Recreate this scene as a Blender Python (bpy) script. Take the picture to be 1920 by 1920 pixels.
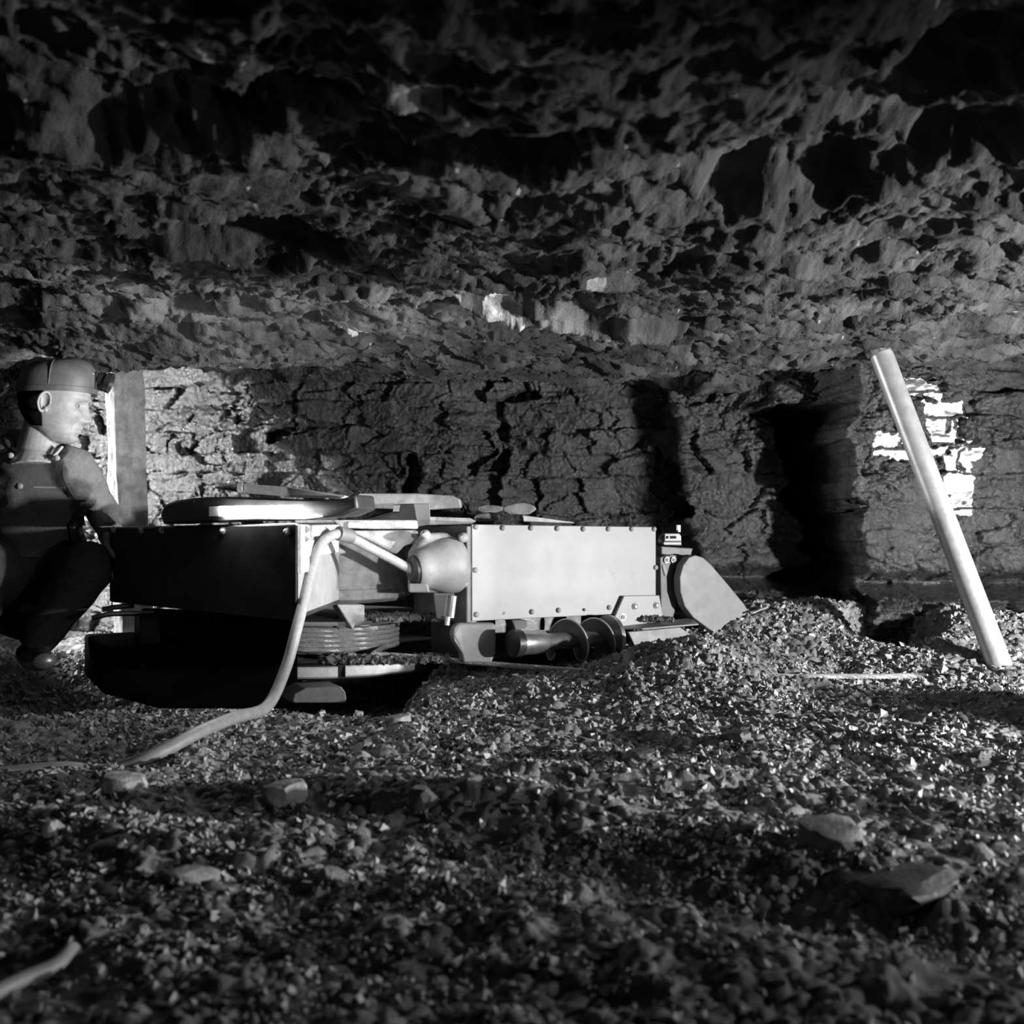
import bpy, math, random
import numpy as np
from mathutils import Vector, Matrix, Quaternion
random.seed(7); RS = np.random.RandomState(11)
D = bpy.data; COL = bpy.context.scene.collection; SC = bpy.context.scene
for o in list(D.objects): D.objects.remove(o)

# ------------------------------------------------------------ camera, light, exposure
F = 1900.0; EYE = 0.5; HOR = 975.0
cam_d = D.cameras.new('camera'); cam = D.objects.new('camera', cam_d); COL.objects.link(cam)
cam.location = (0, 0, EYE); cam.rotation_euler = (math.pi/2, 0, 0)
cam_d.sensor_width = 36; cam_d.lens = 36*F/1920; cam_d.shift_y = (HOR-960)/1920
cam_d.clip_start = 0.02; cam_d.dof.use_dof = True; cam_d.dof.focus_distance = 3.1; cam_d.dof.aperture_fstop = 4.5
SC.camera = cam
SC.view_settings.view_transform = 'Standard'; SC.view_settings.look = 'None'
SC.view_settings.gamma = 1; SC.view_settings.use_curve_mapping = False; SC.view_settings.exposure = 0.0
W = D.worlds.new('world'); SC.world = W; W.use_nodes = True
W.node_tree.nodes['Background'].inputs[0].default_value = (0, 0, 0, 1)
W.node_tree.nodes['Background'].inputs[1].default_value = 0.0

def spot_lamp(name, loc, aim, power, r=0.04, cone=120, blend=.35):
    l = D.lights.new(name, 'SPOT'); l.energy = power; l.shadow_soft_size = r
    l.spot_size = math.radians(cone); l.spot_blend = blend
    o = D.objects.new(name, l); COL.objects.link(o); o.location = loc
    o.rotation_euler = (Vector(aim)-Vector(loc)).to_track_quat('-Z', 'Y').to_euler(); return o
spot_lamp('flash_right', (2.45, 1.9, .27), (0.1, 3.25, .36), 370, .035, 112, .65)
spot_lamp('flash_rear_left', (-2.5, 3.85, .66), (-.6, 4.25, .55), 250, .05, 88, .5)
spot_lamp('fill_miner', (1.6, 1.9, .56), (-1.4, 3.1, .72), 420, .03, 30, .5)  # unseen fill lamp added to brighten the miner
spot_lamp('fill_casting', (1.15, .25, .50), (-.42, 3.2, .36), 210, .03, 12.5, .45)  # unseen narrow fill added to lift the gear casting
spot_lamp('fill_floor', (1.75, 1.0, .42), (0.35, 1.35, .0), 30, .04, 84, .8)  # unseen low fill added for the foreground floor

# ------------------------------------------------------------ helpers
def cat(o, label=None, category=None, group=None, kind=None):
    if label: o['label'] = label
    if category: o['category'] = category
    if group: o['group'] = group
    if kind: o['kind'] = kind
    return o
def P(px, py, d):                      # point seen at that pixel of the photograph, d metres away
    return Vector(((px-960)/F*d, d, EYE-(py-HOR)/F*d))
def empty(name, loc=(0,0,0), rz=0, **k):
    o = D.objects.new(name, None); COL.objects.link(o); o.location = loc; o.rotation_euler = (0,0,rz)
    o.empty_display_size = .05; return cat(o, **k)
def fastmesh(name, co, quads, mat, parent=None, smooth=True, angle=None):
    me = D.meshes.new(name); co = np.asarray(co, np.float32); quads = np.asarray(quads, np.int32)
    n = quads.shape[1]
    me.vertices.add(len(co)); me.vertices.foreach_set('co', co.ravel())
    me.loops.add(quads.size); me.loops.foreach_set('vertex_index', quads.ravel())
    me.polygons.add(len(quads)); me.polygons.foreach_set('loop_start', np.arange(len(quads), dtype=np.int32)*n)
    me.polygons.foreach_set('use_smooth', np.full(len(quads), smooth))
    me.update(calc_edges=True); me.validate()
    if angle: me.set_sharp_from_angle(angle=math.radians(angle))
    me.materials.append(mat)
    o = D.objects.new(name, me); COL.objects.link(o); o.parent = parent; return o
def frame(t):
    t = t.normalized(); a = Vector((0,0,1)) if abs(t.z) < .9 else Vector((1,0,0))
    u = t.cross(a).normalized(); return u, t.cross(u).normalized()
class MB:
    def __init__(s): s.v = []; s.f = []
    def add(s, vs, fs):
        b = len(s.v); s.v += [Vector(v) for v in vs]; s.f += [tuple(b+i for i in f) for f in fs]; return s
    def hexa(s, p): return s.add(p, [(0,3,2,1),(4,5,6,7),(0,1,5,4),(1,2,6,5),(2,3,7,6),(3,0,4,7)])
    def box(s, x0, x1, y0, y1, z0, z1):
        return s.hexa([(x0,y0,z0),(x1,y0,z0),(x1,y1,z0),(x0,y1,z0),(x0,y0,z1),(x1,y0,z1),(x1,y1,z1),(x0,y1,z1)])
    def prism(s, poly, ext):
        n = len(poly); poly = [Vector(p) for p in poly]; e = Vector(ext)
        s.add(poly+[p+e for p in poly], [tuple(range(n))[::-1], tuple(range(n, 2*n))]+[(i,(i+1)%n,n+(i+1)%n,n+i) for i in range(n)])
        return s
    def rings(s, rings, cap=True, closed=False):
        n = len(rings[0]); b = len(s.v); m = len(rings)
        for r in rings: s.v += [Vector(v) for v in r]
        for i in range(m if closed else m-1):
            j = (i+1) % m
            for k in range(n): s.f.append((b+i*n+k, b+i*n+(k+1)%n, b+j*n+(k+1)%n, b+j*n+k))
        if cap and not closed: s.f.append(tuple(b+k for k in range(n))[::-1]); s.f.append(tuple(b+(m-1)*n+k for k in range(n)))
        return s
    def lathe(s, p0, p1, prof, n=32, close=False):    # prof: (distance along axis 0..1 of p0-p1, radius)
        p0, p1 = Vector(p0), Vector(p1); u, v = frame(p1-p0)
        return s.rings([[p0.lerp(p1, t)+(u*math.cos(a)+v*math.sin(a))*r for a in [2*math.pi*k/n for k in range(n)]] for t, r in prof], True, close)
    def cyl(s, p0, p1, r0, r1=None, n=20): return s.lathe(p0, p1, [(0, r0), (1, r0 if r1 is None else r1)], n)
    def tube(s, pts, r, n=12, cap=True):
        pts = [Vector(p) for p in pts]; rr = r if isinstance(r, (list, tuple)) else [r]*len(pts)
        t = (pts[1]-pts[0]).normalized(); u, _ = frame(t); out = []
        for i, p in enumerate(pts):
            t2 = (pts[min(i+1, len(pts)-1)]-pts[max(i-1, 0)]).normalized()
            q = t.rotation_difference(t2); u = (q @ u).normalized(); t = t2; v = t.cross(u)
            q2 = rr[i] if isinstance(rr[i], tuple) else (rr[i], rr[i])
            out.append([p+u*math.cos(a)*q2[0]+v*math.sin(a)*q2[1] for a in [2*math.pi*k/n for k in range(n)]])
        return s.rings(out, cap)
    def bolt(s, p, nrm, r, h=None):
        p, nrm = Vector(p), Vector(nrm).normalized(); h = h or r*.9
        s.cyl(p-nrm*.002, p+nrm*.002, r*1.35, None, 16); s.cyl(p, p+nrm*h, r, r*.93, 6); s.lathe(p+nrm*h, p+nrm*h*1.5, [(0, r*.8), (.6, r*.6), (1, r*.15)], 10); return s
    def build(s, name, mat, parent=None, smooth=None, bevel=0, seg=2, subsurf=0):
        me = D.meshes.new(name); me.from_pydata([tuple(v) for v in s.v], [], s.f); me.update()
        import bmesh
        bm = bmesh.new(); bm.from_mesh(me); bmesh.ops.recalc_face_normals(bm, faces=bm.faces); bm.to_mesh(me); bm.free()
        me.materials.append(mat)
        if smooth is not None:
            me.shade_smooth(); me.set_sharp_from_angle(angle=math.radians(smooth))
        o = D.objects.new(name, me); COL.objects.link(o); o.parent = parent
        if bevel:
            b = o.modifiers.new('bevel', 'BEVEL'); b.width = bevel; b.segments = seg; b.limit_method = 'ANGLE'; b.angle_limit = .5
        if subsurf:
            b = o.modifiers.new('sub', 'SUBSURF'); b.levels = subsurf; b.render_levels = subsurf
        return o
def spline(pts, n=12):
    pts = [Vector(p) for p in pts]; q = [2*pts[0]-pts[1]]+pts+[2*pts[-1]-pts[-2]]; out = []
    for i in range(1, len(q)-2):
        a, b, c, d = q[i-1:i+3]
        for k in range(n):
            t = k/n; out.append(.5*((2*b)+(c-a)*t+(2*a-5*b+4*c-d)*t*t+(3*b-a-3*c+d)*t**3))
    out.append(pts[-1]); return out

# ------------------------------------------------------------ noise on arrays
def _h(ix, iy, seed):
    n = (ix.astype(np.int64)*374761393+iy.astype(np.int64)*668265263+seed*1274126177) & 0xffffffff
    n = ((n ^ (n >> 13))*1274126177) & 0xffffffff; n = (n ^ (n >> 16)) & 0xffffffff
    n = (n*2246822519) & 0xffffffff; n ^= (n >> 15)
    return n/4294967295.0
def pn(x, y, seed=0):
    xi = np.floor(x); yi = np.floor(y); fx = x-xi; fy = y-yi
    u = fx*fx*fx*(fx*(fx*6-15)+10); v = fy*fy*fy*(fy*(fy*6-15)+10)
    def g(dx, dy):
        a = _h(xi+dx, yi+dy, seed)*2*np.pi; return np.cos(a)*(fx-dx)+np.sin(a)*(fy-dy)
    return 1.4*((g(0,0)*(1-u)+g(1,0)*u)*(1-v)+(g(0,1)*(1-u)+g(1,1)*u)*v)
def fbm(x, y, oct=4, seed=0, gain=.5):
    s = 0; a = 1.0
    for i in range(oct): s = s+a*pn(x*2**i+i*17.3, y*2**i-i*9.1, seed+i); a *= gain
    return s
def worley(x, y, seed=0):
    xi = np.floor(x); yi = np.floor(y); d1 = np.full(x.shape, 9.); d2 = np.full(x.shape, 9.); idv = np.zeros(x.shape)
    for dx in (-1,0,1):
        for dy in (-1,0,1):
            cx = xi+dx; cy = yi+dy; r1 = _h(cx, cy, seed); r2 = _h(cx, cy, seed+51)
            d = np.hypot(cx+r1-x, cy+r2-y); nw = d < d1
            d2 = np.where(nw, d1, np.minimum(d2, d)); idv = np.where(nw, _h(cx, cy, seed+99), idv); d1 = np.where(nw, d, d1)
    return d1, d2, idv
def sst(e0, e1, x): t = np.clip((x-e0)/(e1-e0), 0, 1); return t*t*(3-2*t)
def bump(x, y, cx, cy, rx, ry, rot=0, sharp=1.0):
    c, s = math.cos(rot), math.sin(rot); X = (x-cx)*c+(y-cy)*s; Y = -(x-cx)*s+(y-cy)*c
    return np.exp(-((X/rx)**2+(Y/ry)**2)**sharp)
def grid(nu, nv):
    i = np.arange(nu*nv).reshape(nv, nu); return np.stack([i[:-1,:-1], i[:-1,1:], i[1:,1:], i[1:,:-1]], -1).reshape(-1, 4)

# ------------------------------------------------------------ materials
def mat(name, col, rough=.5, metal=0, var=.0, vscale=20, bumps=(), spec=.5, detail=6, emit=None, rvar=0, grime=None):
    m = D.materials.new(name); m.use_nodes = True; nt = m.node_tree; N = nt.nodes; L = nt.links
    b = N['Principled BSDF']; b.inputs['Roughness'].default_value = rough; b.inputs['Metallic'].default_value = metal
    b.inputs['Specular IOR Level'].default_value = spec; b.inputs['Base Color'].default_value = (col, col, col, 1)
    tc = N.new('ShaderNodeTexCoord')
    def noise(sc, det=detail, rg=.6):
        n = N.new('ShaderNodeTexNoise'); n.inputs['Scale'].default_value = sc; n.inputs['Detail'].default_value = det
        n.inputs['Roughness'].default_value = rg; L.new(tc.outputs['Object'], n.inputs['Vector']); return n
    if var:
        n = noise(vscale); r = N.new('ShaderNodeValToRGB'); L.new(n.outputs['Fac'], r.inputs[0])
        lo = max(col*(1-var), .001); hi = col*(1+var)
        r.color_ramp.elements[0].position = .35; r.color_ramp.elements[1].position = .65
        r.color_ramp.elements[0].color = (lo, lo, lo, 1); r.color_ramp.elements[1].color = (hi, hi, hi, 1)
        out = r.outputs[0]
        if grime:      # grime = (scale, darker colour, amount)
            g = noise(grime[0], 8, .7); gr = N.new('ShaderNodeValToRGB'); L.new(g.outputs['Fac'], gr.inputs[0])
            gr.color_ramp.elements[0].position = grime[2]; gr.color_ramp.elements[1].position = grime[2]+.12
            mx = N.new('ShaderNodeMix'); mx.data_type = 'RGBA'; L.new(gr.outputs[0], mx.inputs[0]); L.new(out, mx.inputs[6])
            mx.inputs[7].default_value = (grime[1],)*3+(1,); out = mx.outputs[2]
        L.new(out, b.inputs['Base Color'])
    if rvar:
        n = noise(vscale*1.7); mr = N.new('ShaderNodeMapRange'); L.new(n.outputs['Fac'], mr.inputs[0])
        mr.inputs[1].default_value = .3; mr.inputs[2].default_value = .7
        mr.inputs[3].default_value = max(rough-rvar, .03); mr.inputs[4].default_value = min(rough+rvar, 1); L.new(mr.outputs[0], b.inputs['Roughness'])
    prev = None
    for sc, dist, st in bumps:
        if sc < 0:
            n = N.new('ShaderNodeTexVoronoi'); n.inputs['Scale'].default_value = -sc; L.new(tc.outputs['Object'], n.inputs['Vector']); h = n.outputs['Distance']
        else: n = noise(sc, 8, .65); h = n.outputs['Fac']
        bp = N.new('ShaderNodeBump'); bp.inputs['Distance'].default_value = dist; bp.inputs['Strength'].default_value = st
        L.new(h, bp.inputs['Height'])
        if prev: L.new(prev.outputs[0], bp.inputs['Normal'])
        prev = bp
    if prev: L.new(prev.outputs[0], b.inputs['Normal'])
    if emit:
        b.inputs['Emission Color'].default_value = (1, 1, 1, 1); b.inputs['Emission Strength'].default_value = emit
    return m
M = dict(
    floor=mat('coal_dirt', .30, .75, var=.45, vscale=14, bumps=((60, .012, .8), (260, .004, .8)), spec=.35),
    chip=mat('coal_chip', .34, .36, var=.5, vscale=30, bumps=((300, .002, .6),), spec=.9),
    roof=mat('slate_roof', .085, .75, var=.65, vscale=6, bumps=((45, .012, .7), (160, .005, .8)), spec=.3),
    coal=mat('coal_face', .045, .27, var=.6, vscale=7, bumps=((30, .02, .6), (-55, .012, .45), (170, .005, .8)), spec=1.0, rvar=.17),
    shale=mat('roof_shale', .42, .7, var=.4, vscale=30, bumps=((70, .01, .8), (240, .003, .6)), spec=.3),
    mirror=mat('polished_coal_glint', .20, .22, metal=.55, var=.2, vscale=12, bumps=((60, .002, .35),), spec=1.0),  # polished facets made paler and metallic to carry the glints
    rock=mat('pale_shale', .42, .7, var=.35, vscale=25, bumps=((90, .006, .7), (300, .002, .6)), spec=.3),
    lump=mat('coal_lump', .10, .4, var=.5, vscale=25, bumps=((70, .006, .7), (300, .002, .6)), spec=.6),
    panel=mat('painted_panel', .37, .42, var=.05, vscale=9, bumps=((140, .0004, .25),), spec=.4, rvar=.02, grime=(11, .28, .60)),
    case=mat('case_paint', .16, .5, var=.25, vscale=14, bumps=((120, .001, .5),)),
    black=mat('black_paint', .028, .4, var=.4, vscale=10, bumps=((80, .0012, .5),), rvar=.12),
    cast=mat('dusty_casting', .58, .6, var=.25, vscale=26, bumps=((160, .003, .7), (500, .001, .7)), grime=(30, .22, .60)),
    smoothcast=mat('gland_casting', .30, .45, var=.12, vscale=20, bumps=((200, .0015, .5),)),
    steel=mat('worn_steel', .55, .32, metal=.9, var=.15, vscale=40, bumps=((120, .001, .4),)),
    plate=mat('rubbed_plate', .22, .5, metal=.1, var=.10, vscale=18, bumps=((40, .001, .4),), rvar=.12),
    bolt=mat('bolt_steel', .62, .35, metal=.5, var=.1),
    rope=mat('wire_rope_steel', .60, .45, metal=.35, var=.2, vscale=120),
    rubber=mat('rubber_cable', .30, .5, var=.12, vscale=60, bumps=((200, .0006, .5),)),
    wood=mat('grey_timber', .26, .8, var=.3, vscale=22, bumps=((60, .008, .8), (220, .003, .7)), spec=.2),
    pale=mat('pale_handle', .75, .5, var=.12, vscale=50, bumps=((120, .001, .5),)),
    pipe=mat('galvanised_pipe', .55, .42, metal=.35, var=.15, vscale=25, bumps=((90, .001, .5),)),
    skin=mat('skin', .40, .5, var=.12, vscale=60, bumps=((220, .0015, .5), (70, .002, .3))),
    hair=mat('dark_hair', .012, .9, spec=.05, bumps=((400, .003, .9),), var=.3, vscale=90),
    denim=mat('bib_cloth', .085, .85, var=.15, vscale=90, bumps=((30, .012, .6), (600, .0008, .5)), spec=.15),
    trousers=mat('shaded_trousers', .045, .9, var=.2, vscale=60, spec=.1),  # overall cloth darkened to carry the shade on the legs
    shirt=mat('shirt_cloth', .22, .85, var=.12, vscale=70, bumps=((26, .016, .6), (500, .0008, .5)), spec=.15),
    trim=mat('pale_trim', .5, .8, var=.2, vscale=80),
    cap=mat('leather_cap', .12, .5, var=.15, vscale=30, bumps=((50, .003, .4),)),
    shade_black=mat('shaded_black_steel', .006, .9, spec=.05),  # near-black colour stands in for shade under the motor box
    lamp=mat('black_lamp', .03, .35, var=.3),
    eye=mat('eye_white', .25, .4), iris=mat('eye_dark', .02, .15),
    glow=mat('lit_lens', .9, .3, emit=55.0), tag=mat('white_tag', .85, .4, var=.04), ink=mat('tag_ink', .03, .6),
    crumb=mat('coal_crumbs', .12, .5, var=.5, vscale=40, spec=.6),
    bright=mat('polished_rim', .75, .3, metal=.5, var=.15, vscale=40),
)

# ------------------------------------------------------------ setting
def floor_z(x, y):
    z = .016*fbm(x*1.3, y*1.6, 3, 3)+.010*fbm(x*5, y*5, 3, 8)
    r = 1-np.abs(pn(x*9+3, y*11, 21)); z = z+.012*(r-.6)
    z = z+.006*fbm(x*22, y*22, 3, 31)
    ys_ = y+.08*pn(x*2, y*0+3, 5)+.22*sst(.9, 1.4, x)
    z = z+.16*sst(3.15, 3.85, ys_)*sst(-.3, .6, x)
    z = z-.14*sst(-.22, -.40, x+.05*pn(x*4, y*4, 9))*sst(2.52, 2.68, y+.06*pn(x*3, y*3, 19))*sst(3.7, 3.4, y)                      # fines banked against the face; pit sunk to keep the left floor dark
    z = z+.12*bump(x, y, .53, 3.02, .26, .24, .25)                                      # heap in front of the plates
    z = z+.02*bump(x, y, .20, 2.98, .45, .22)
    z = z+.05*bump(x, y, 1.02, 3.62, .30, .16, -.2)+.03*bump(x, y, 1.62, 3.45, .22, .3)
    z = z-.20*bump(x, y, 1.33, 3.55, .14, .15, .3, 1.6)
    yr = np.interp(x, [-.26, .065, .335], [3.13, 3.07, 3.0]); zr = np.interp(x, [-.26, .065, .335], [.070, .046, .034])
    cap_ = zr-.016+.7*np.abs(y-yr)+6*np.maximum(x-.335, 0)+6*np.maximum(-.3-x, 0)
    z = np.where(np.abs(y-yr) < .3, np.minimum(z, cap_+.010*np.abs(pn(x*12, y*12, 43))), z)
    cap_ = .002+.8*np.abs(y-3.02)+5*np.maximum(.80-x, 0)+5*np.maximum(x-1.22, 0)
    z = np.where((np.abs(y-3.02) < .3)*(x > .6), np.minimum(z, cap_+.012*np.abs(pn(x*12, y*12, 44))), z)
    z = z+.15*bump(x, y, 1.78, 2.30, .28, .22, .2, 1.3)                                   # unseen heap right of frame, shaped to shade the floor
    
    z = z+.025*bump(x, y, -.55, 1.55, .28, .10, -.3, 1.4)+.02*bump(x, y, .45, 1.45, .35, .09, -.35, 1.4)
    z = z+.015*bump(x, y, .9, 1.55, .4, .10, -.4, 1.3)+.035*bump(x, y, -.1, 1.75, .4, .07, -.2, 1.4)-.04*bump(x, y, .35, 1.3, .3, .08, -.5)
    z = z+.04*bump(x, y, .15, 1.9, .30, .07, .1, 1.5)
    return z
def build_floor():
    nu, nv = 1300, 1000
    xs = np.linspace(-3.4, 3.0, nu); t = np.linspace(0, 1, nv); ys = -.2+5.1*(t*.6+.4*t**2)
    X, Y = np.meshgrid(xs, ys); Z = floor_z(X, Y)
    d1, d2, _ = worley(X*38, Y*38, 5); edge = np.clip(d2-d1, 0, .35)/.35
    Z = Z+(.0075*edge*(pn(X*7, Y*7, 77) > -.25))
    d1, d2, i = worley(X*16, Y*16, 9); Z = Z+np.where(i > .8, .010*np.clip(d2-d1, 0, .3)/.3, 0)
    o = fastmesh('floor', np.stack([X, Y, Z], -1).reshape(-1, 3), grid(nu, nv), M['floor']); o['kind'] = 'structure'
build_floor()

def roof_z(x, y):
    z = 1.045+.03*sst(3.2, 4.2, y)+.09*sst(-.3, -1.7, x)*sst(3.0, 4.2, y)+.015*sst(.5,-.8,x)
    z = z+.075*fbm(x*.9+4, y*1.3, 3, 41)
    wx = x+.08*fbm(x*4, y*4, 4, 61); wy = y+.07*fbm(x*4+9, y*4, 4, 71)
    f = fbm(wx*1.5, wy*3.4, 5, 45)*3.4; q = np.floor(f); fr = f-q
    z = z+.011*(q+sst(.88, 1, fr))                                      # broken slate beds, step by step
    f = fbm(wx*5+2, wy*12, 4, 49)*4; q = np.floor(f); z = z+.006*(q+sst(.8, 1, f-q))
    d1, d2, i = worley(wx*9, wy*15, 18); z = z+.009*(i-.5)
    d1, d2, i = worley(wx*26, wy*42, 19); z = z+.006*(i-.5)
    z = z+.005*fbm(x*22, y*30, 3, 51, .6)
    R = lambda cx, cy, rx, ry, rot, h: h*sst(.08, .85, bump(wx, wy, cx, cy, rx, ry, rot, 1.0)+.16*fbm(x*7, y*9, 4, 63))
    z = z+R(.62, 1.12, .36, .26, .0, .12)            # fallen-out pockets
    z = z+R(.62, 1.60, .42, .16, -.15, .10)
    z = z+R(-.55, 1.36, .62, .15, .05, .09)
    z = z+R(-1.35, 2.55, .75, .38, .05, .10)
    z = z+R(-.55, 2.05, .2, .12, .05, .10)
    z = z+R(1.15, 2.55, .5, .10, -.1, .06)
    z = z-.05*sst(.3, .7, bump(wx, wy, .18, 2.62, .30, .05, .05, 1.5))-.045*sst(.3, .7, bump(wx, wy, -.12, 2.56, .28, .045, 0, 1.5))
    return z
def build_roof():
    nu, nv = 1200, 950
    xs = np.linspace(-3.4, 3.0, nu); t = np.linspace(0, 1, nv); ys = -.4+5.3*(t*.7+.3*t**2)
    X, Y = np.meshgrid(xs, ys)
    q = grid(nu, nv)[:, ::-1]
    o = fastmesh('ceiling', np.stack([X, Y, roof_z(X, Y)], -1).reshape(-1, 3), q, M['roof']); o['kind'] = 'structure'
    wx = X+.03*fbm(X*14, Y*14, 4, 161); wy = Y+.02*fbm(X*14+9, Y*14, 4, 171); m = np.zeros(X.shape, bool)      # pale shale in the roof; nearest patches paint lit recess edges
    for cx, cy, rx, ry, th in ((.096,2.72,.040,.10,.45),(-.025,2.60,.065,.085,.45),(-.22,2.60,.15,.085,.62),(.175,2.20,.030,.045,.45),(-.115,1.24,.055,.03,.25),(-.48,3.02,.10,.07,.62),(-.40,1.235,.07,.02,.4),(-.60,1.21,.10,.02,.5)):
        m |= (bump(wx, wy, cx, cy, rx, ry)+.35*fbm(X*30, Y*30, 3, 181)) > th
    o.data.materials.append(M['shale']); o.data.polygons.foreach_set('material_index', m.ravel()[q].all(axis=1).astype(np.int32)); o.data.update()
build_roof()

ROWS = np.array([-.4, .03, .12, .20, .27, .40, .53, .68, .77, .87, .975, 1.06, 1.6])
def wall_y(x, z):
    wx = x+.05*fbm(x*4, z*7, 5, 81, .6); wz = z+.022*fbm(x*2.3, z*5, 4, 85)+.008*fbm(x*14, z*14, 3, 86)
    row = np.clip(np.searchsorted(ROWS, wz.ravel(), side='right').reshape(wz.shape)-1, 0, len(ROWS)-2)
    zr0 = ROWS[row]; zr1 = ROWS[row+1]
    bw = .10+.14*_h(row, row*0, 5); c = (wx+_h(row, row*0, 6))/bw; ci = np.floor(c); cf = c-ci
    j = .3*(_h(ci, row, 12)-.5)                         # uneven joints
    r1 = _h(ci, row, 1)-.5; r2 = _h(ci, row, 2)-.5; r3 = _h(ci, row, 3)-.5
    lx = (cf-.5)*bw; lz = wz-(zr0+zr1)/2
    glint = np.zeros(x.shape, bool); ux = x+.012*fbm(x*30, z*30, 3, 201); uz = z+.012*fbm(x*30, z*30, 3, 203)
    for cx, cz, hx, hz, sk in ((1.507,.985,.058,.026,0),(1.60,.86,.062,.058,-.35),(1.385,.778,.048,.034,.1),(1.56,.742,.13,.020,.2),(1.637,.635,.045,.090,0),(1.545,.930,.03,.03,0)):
        glint |= (np.abs(ux-cx-sk*(uz-cz)) < hx*1.35)*(np.abs(uz-cz) < hz*1.35)  # facets outlined where the glints fall
    glint &= ~((pn(x*24, z*24, 207) > .62) | (_h(np.floor(ux*17), np.floor(uz*15), 209) < .07))
    ax = np.where(glint, .013+.04*r2, .55*r2); az = np.where(glint, -.144+.04*r3, .45*r3)
    d = np.where(glint, .012, .045)*r1+ax*lx+az*lz
    ex = np.minimum(cf, 1-cf)*bw; ez = np.minimum(wz-zr0, zr1-wz)
    crack = np.exp(-(ex/.004)**2)*(_h(ci, row, 22) > .72)+np.exp(-(ez/.004)**2)*sst(-.1, .5, pn(x*2.6, row*3.7, 28))
    d = d+.016*np.clip(crack, 0, 1)
    rough = sst(-.2, .5, pn(x*1.8, z*3, 91))*(1-.9*glint)
    d = d+(.003+.012*rough)*fbm(x*16, z*22, 4, 95, .6)*(1-.85*glint)
    d1, d2, i = worley(wx*22, wz*30, 15); d = d+.020*rough*(i-.5)
    d1, d2, i = worley(wx*8, wz*14, 16); d = d+.030*(1-glint)*(i-.5)
    d = d+.0035*pn(wx*75, wz*9, 17)*sst(-.3, .4, pn(x*3, z*4, 18))*(1-glint)
    base = 4.12+.32*sst(-.7, -2.2, x)+.05*fbm(x*1.4, z*1.5, 2, 98)
    base = base-.40*sst(1.22, 1.27, wx+.10*(z-.6)+.03*pn(z*7, z*0, 7))+.0
    rx = 1.06+.28*(.85-z)+.05*pn(z*6, z*0+5, 13)
    rec = sst(0, .08, wx-rx)*(1-sst(1.22, 1.27, wx+.10*(z-.6)+.03*pn(z*7, z*0, 7)))*(1-sst(.92, .945, wz+.01*pn(x*9, x*0, 3)))
    base = base+.55*rec
    base = base-.18*(sst(.92, .95, wz))*sst(.85, 1.1, x)*(1-sst(1.22, 1.3, x))
    for cx, cz, w_, h_, dp in ((.66, .62, .045, .13, .13), (.60, .74, .02, .06, .06), (-.42, .68, .03, .09, .08), (-.06, .74, .035, .06, .10), (-.03, .86, .04, .05, .08), (.05, 1.0, .1, .03, .06), (-.95, .84, .06, .03, .06)):
        base = base+dp*sst(.3, .7, bump(wx, wz, cx, cz, w_, h_, .15, 2))
    base = base-.10*sst(.30, .12, z)+.16*np.exp(-((z-.26)/.035)**2)*sst(.2, .9, x)
    base = base+.10*sst(.95, 1.25, z)*sst(.6, -.2, x)*-1
    base = np.where(glint, 3.725, base)
    return base+d, glint
def build_wall():
    nu, nv = 1400, 330
    X, Z = np.meshgrid(np.linspace(-3.4, 3.0, nu), np.linspace(-.12, 1.36, nv))
    Y, pol = wall_y(X, Z); q = grid(nu, nv)
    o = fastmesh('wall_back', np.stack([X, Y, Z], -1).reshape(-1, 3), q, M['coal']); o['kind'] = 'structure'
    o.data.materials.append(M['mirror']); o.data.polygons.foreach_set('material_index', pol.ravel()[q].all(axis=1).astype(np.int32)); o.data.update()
build_wall()

# ------------------------------------------------------------ rubble
def chips(n, xr, yr, smin, smax, seed, pw=2.2, lift=.2, dens=None):
    rs = np.random.RandomState(seed); x = rs.uniform(*xr, n); y = yr[0]+(yr[1]-yr[0])*rs.rand(n)**.85
    keep = np.abs(x) < y*.56+.25; x, y = x[keep], y[keep]
    if dens is not None: k = rs.rand(len(x)) < dens(x, y); x, y = x[k], y[k]
    n = len(x); s = smin+(smax-smin)*rs.rand(n)**pw; s = s*(.55+.45*y/2.2)
    base = np.array([(-1,-1,-1),(1,-1,-1),(1,1,-1),(-1,1,-1),(-1,-1,1),(1,-1,1),(1,1,1),(-1,1,1)], float)*.5
    v = base[None]*rs.uniform(.45, 1.25, (n, 8, 1))*rs.uniform(.5, 1.2, (n, 1, 3))+rs.uniform(-.12, .12, (n, 8, 3))
    q = rs.normal(size=(n, 4)); q /= np.linalg.norm(q, axis=1)[:, None]; a, b, c, d = q.T
    R = np.stack([1-2*(c*c+d*d), 2*(b*c-a*d), 2*(b*d+a*c), 2*(b*c+a*d), 1-2*(b*b+d*d), 2*(c*d-a*b), 2*(b*d-a*c), 2*(c*d+a*b), 1-2*(b*b+c*c)], -1).reshape(n, 3, 3)
    v = np.einsum('nij,nkj->nki', R, v)*s[:, None, None]
    v += np.stack([x, y, floor_z(x, y)+s*lift+.004], -1)[:, None]
    f = np.array([(0,3,2,1),(4,5,6,7),(0,1,5,4),(1,2,6,5),(2,3,7,6),(3,0,4,7)])
    return v.reshape(-1, 3), (f[None]+8*np.arange(n)[:, None, None]).reshape(-1, 4)
dn = lambda x, y: .25+.75*(pn(x*2.2, y*2.6, 123) > -.05)
v, f = chips(170000, (-2.3, 2.3), (.8, 3.75), .0035, .0165, 3, 2.7, dens=dn)
o = fastmesh('coal_rubble', v, f, M['chip'], smooth=False)
cat(o, 'fine broken coal chips strewn over the whole mine floor', 'coal rubble', kind='stuff')

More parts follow.
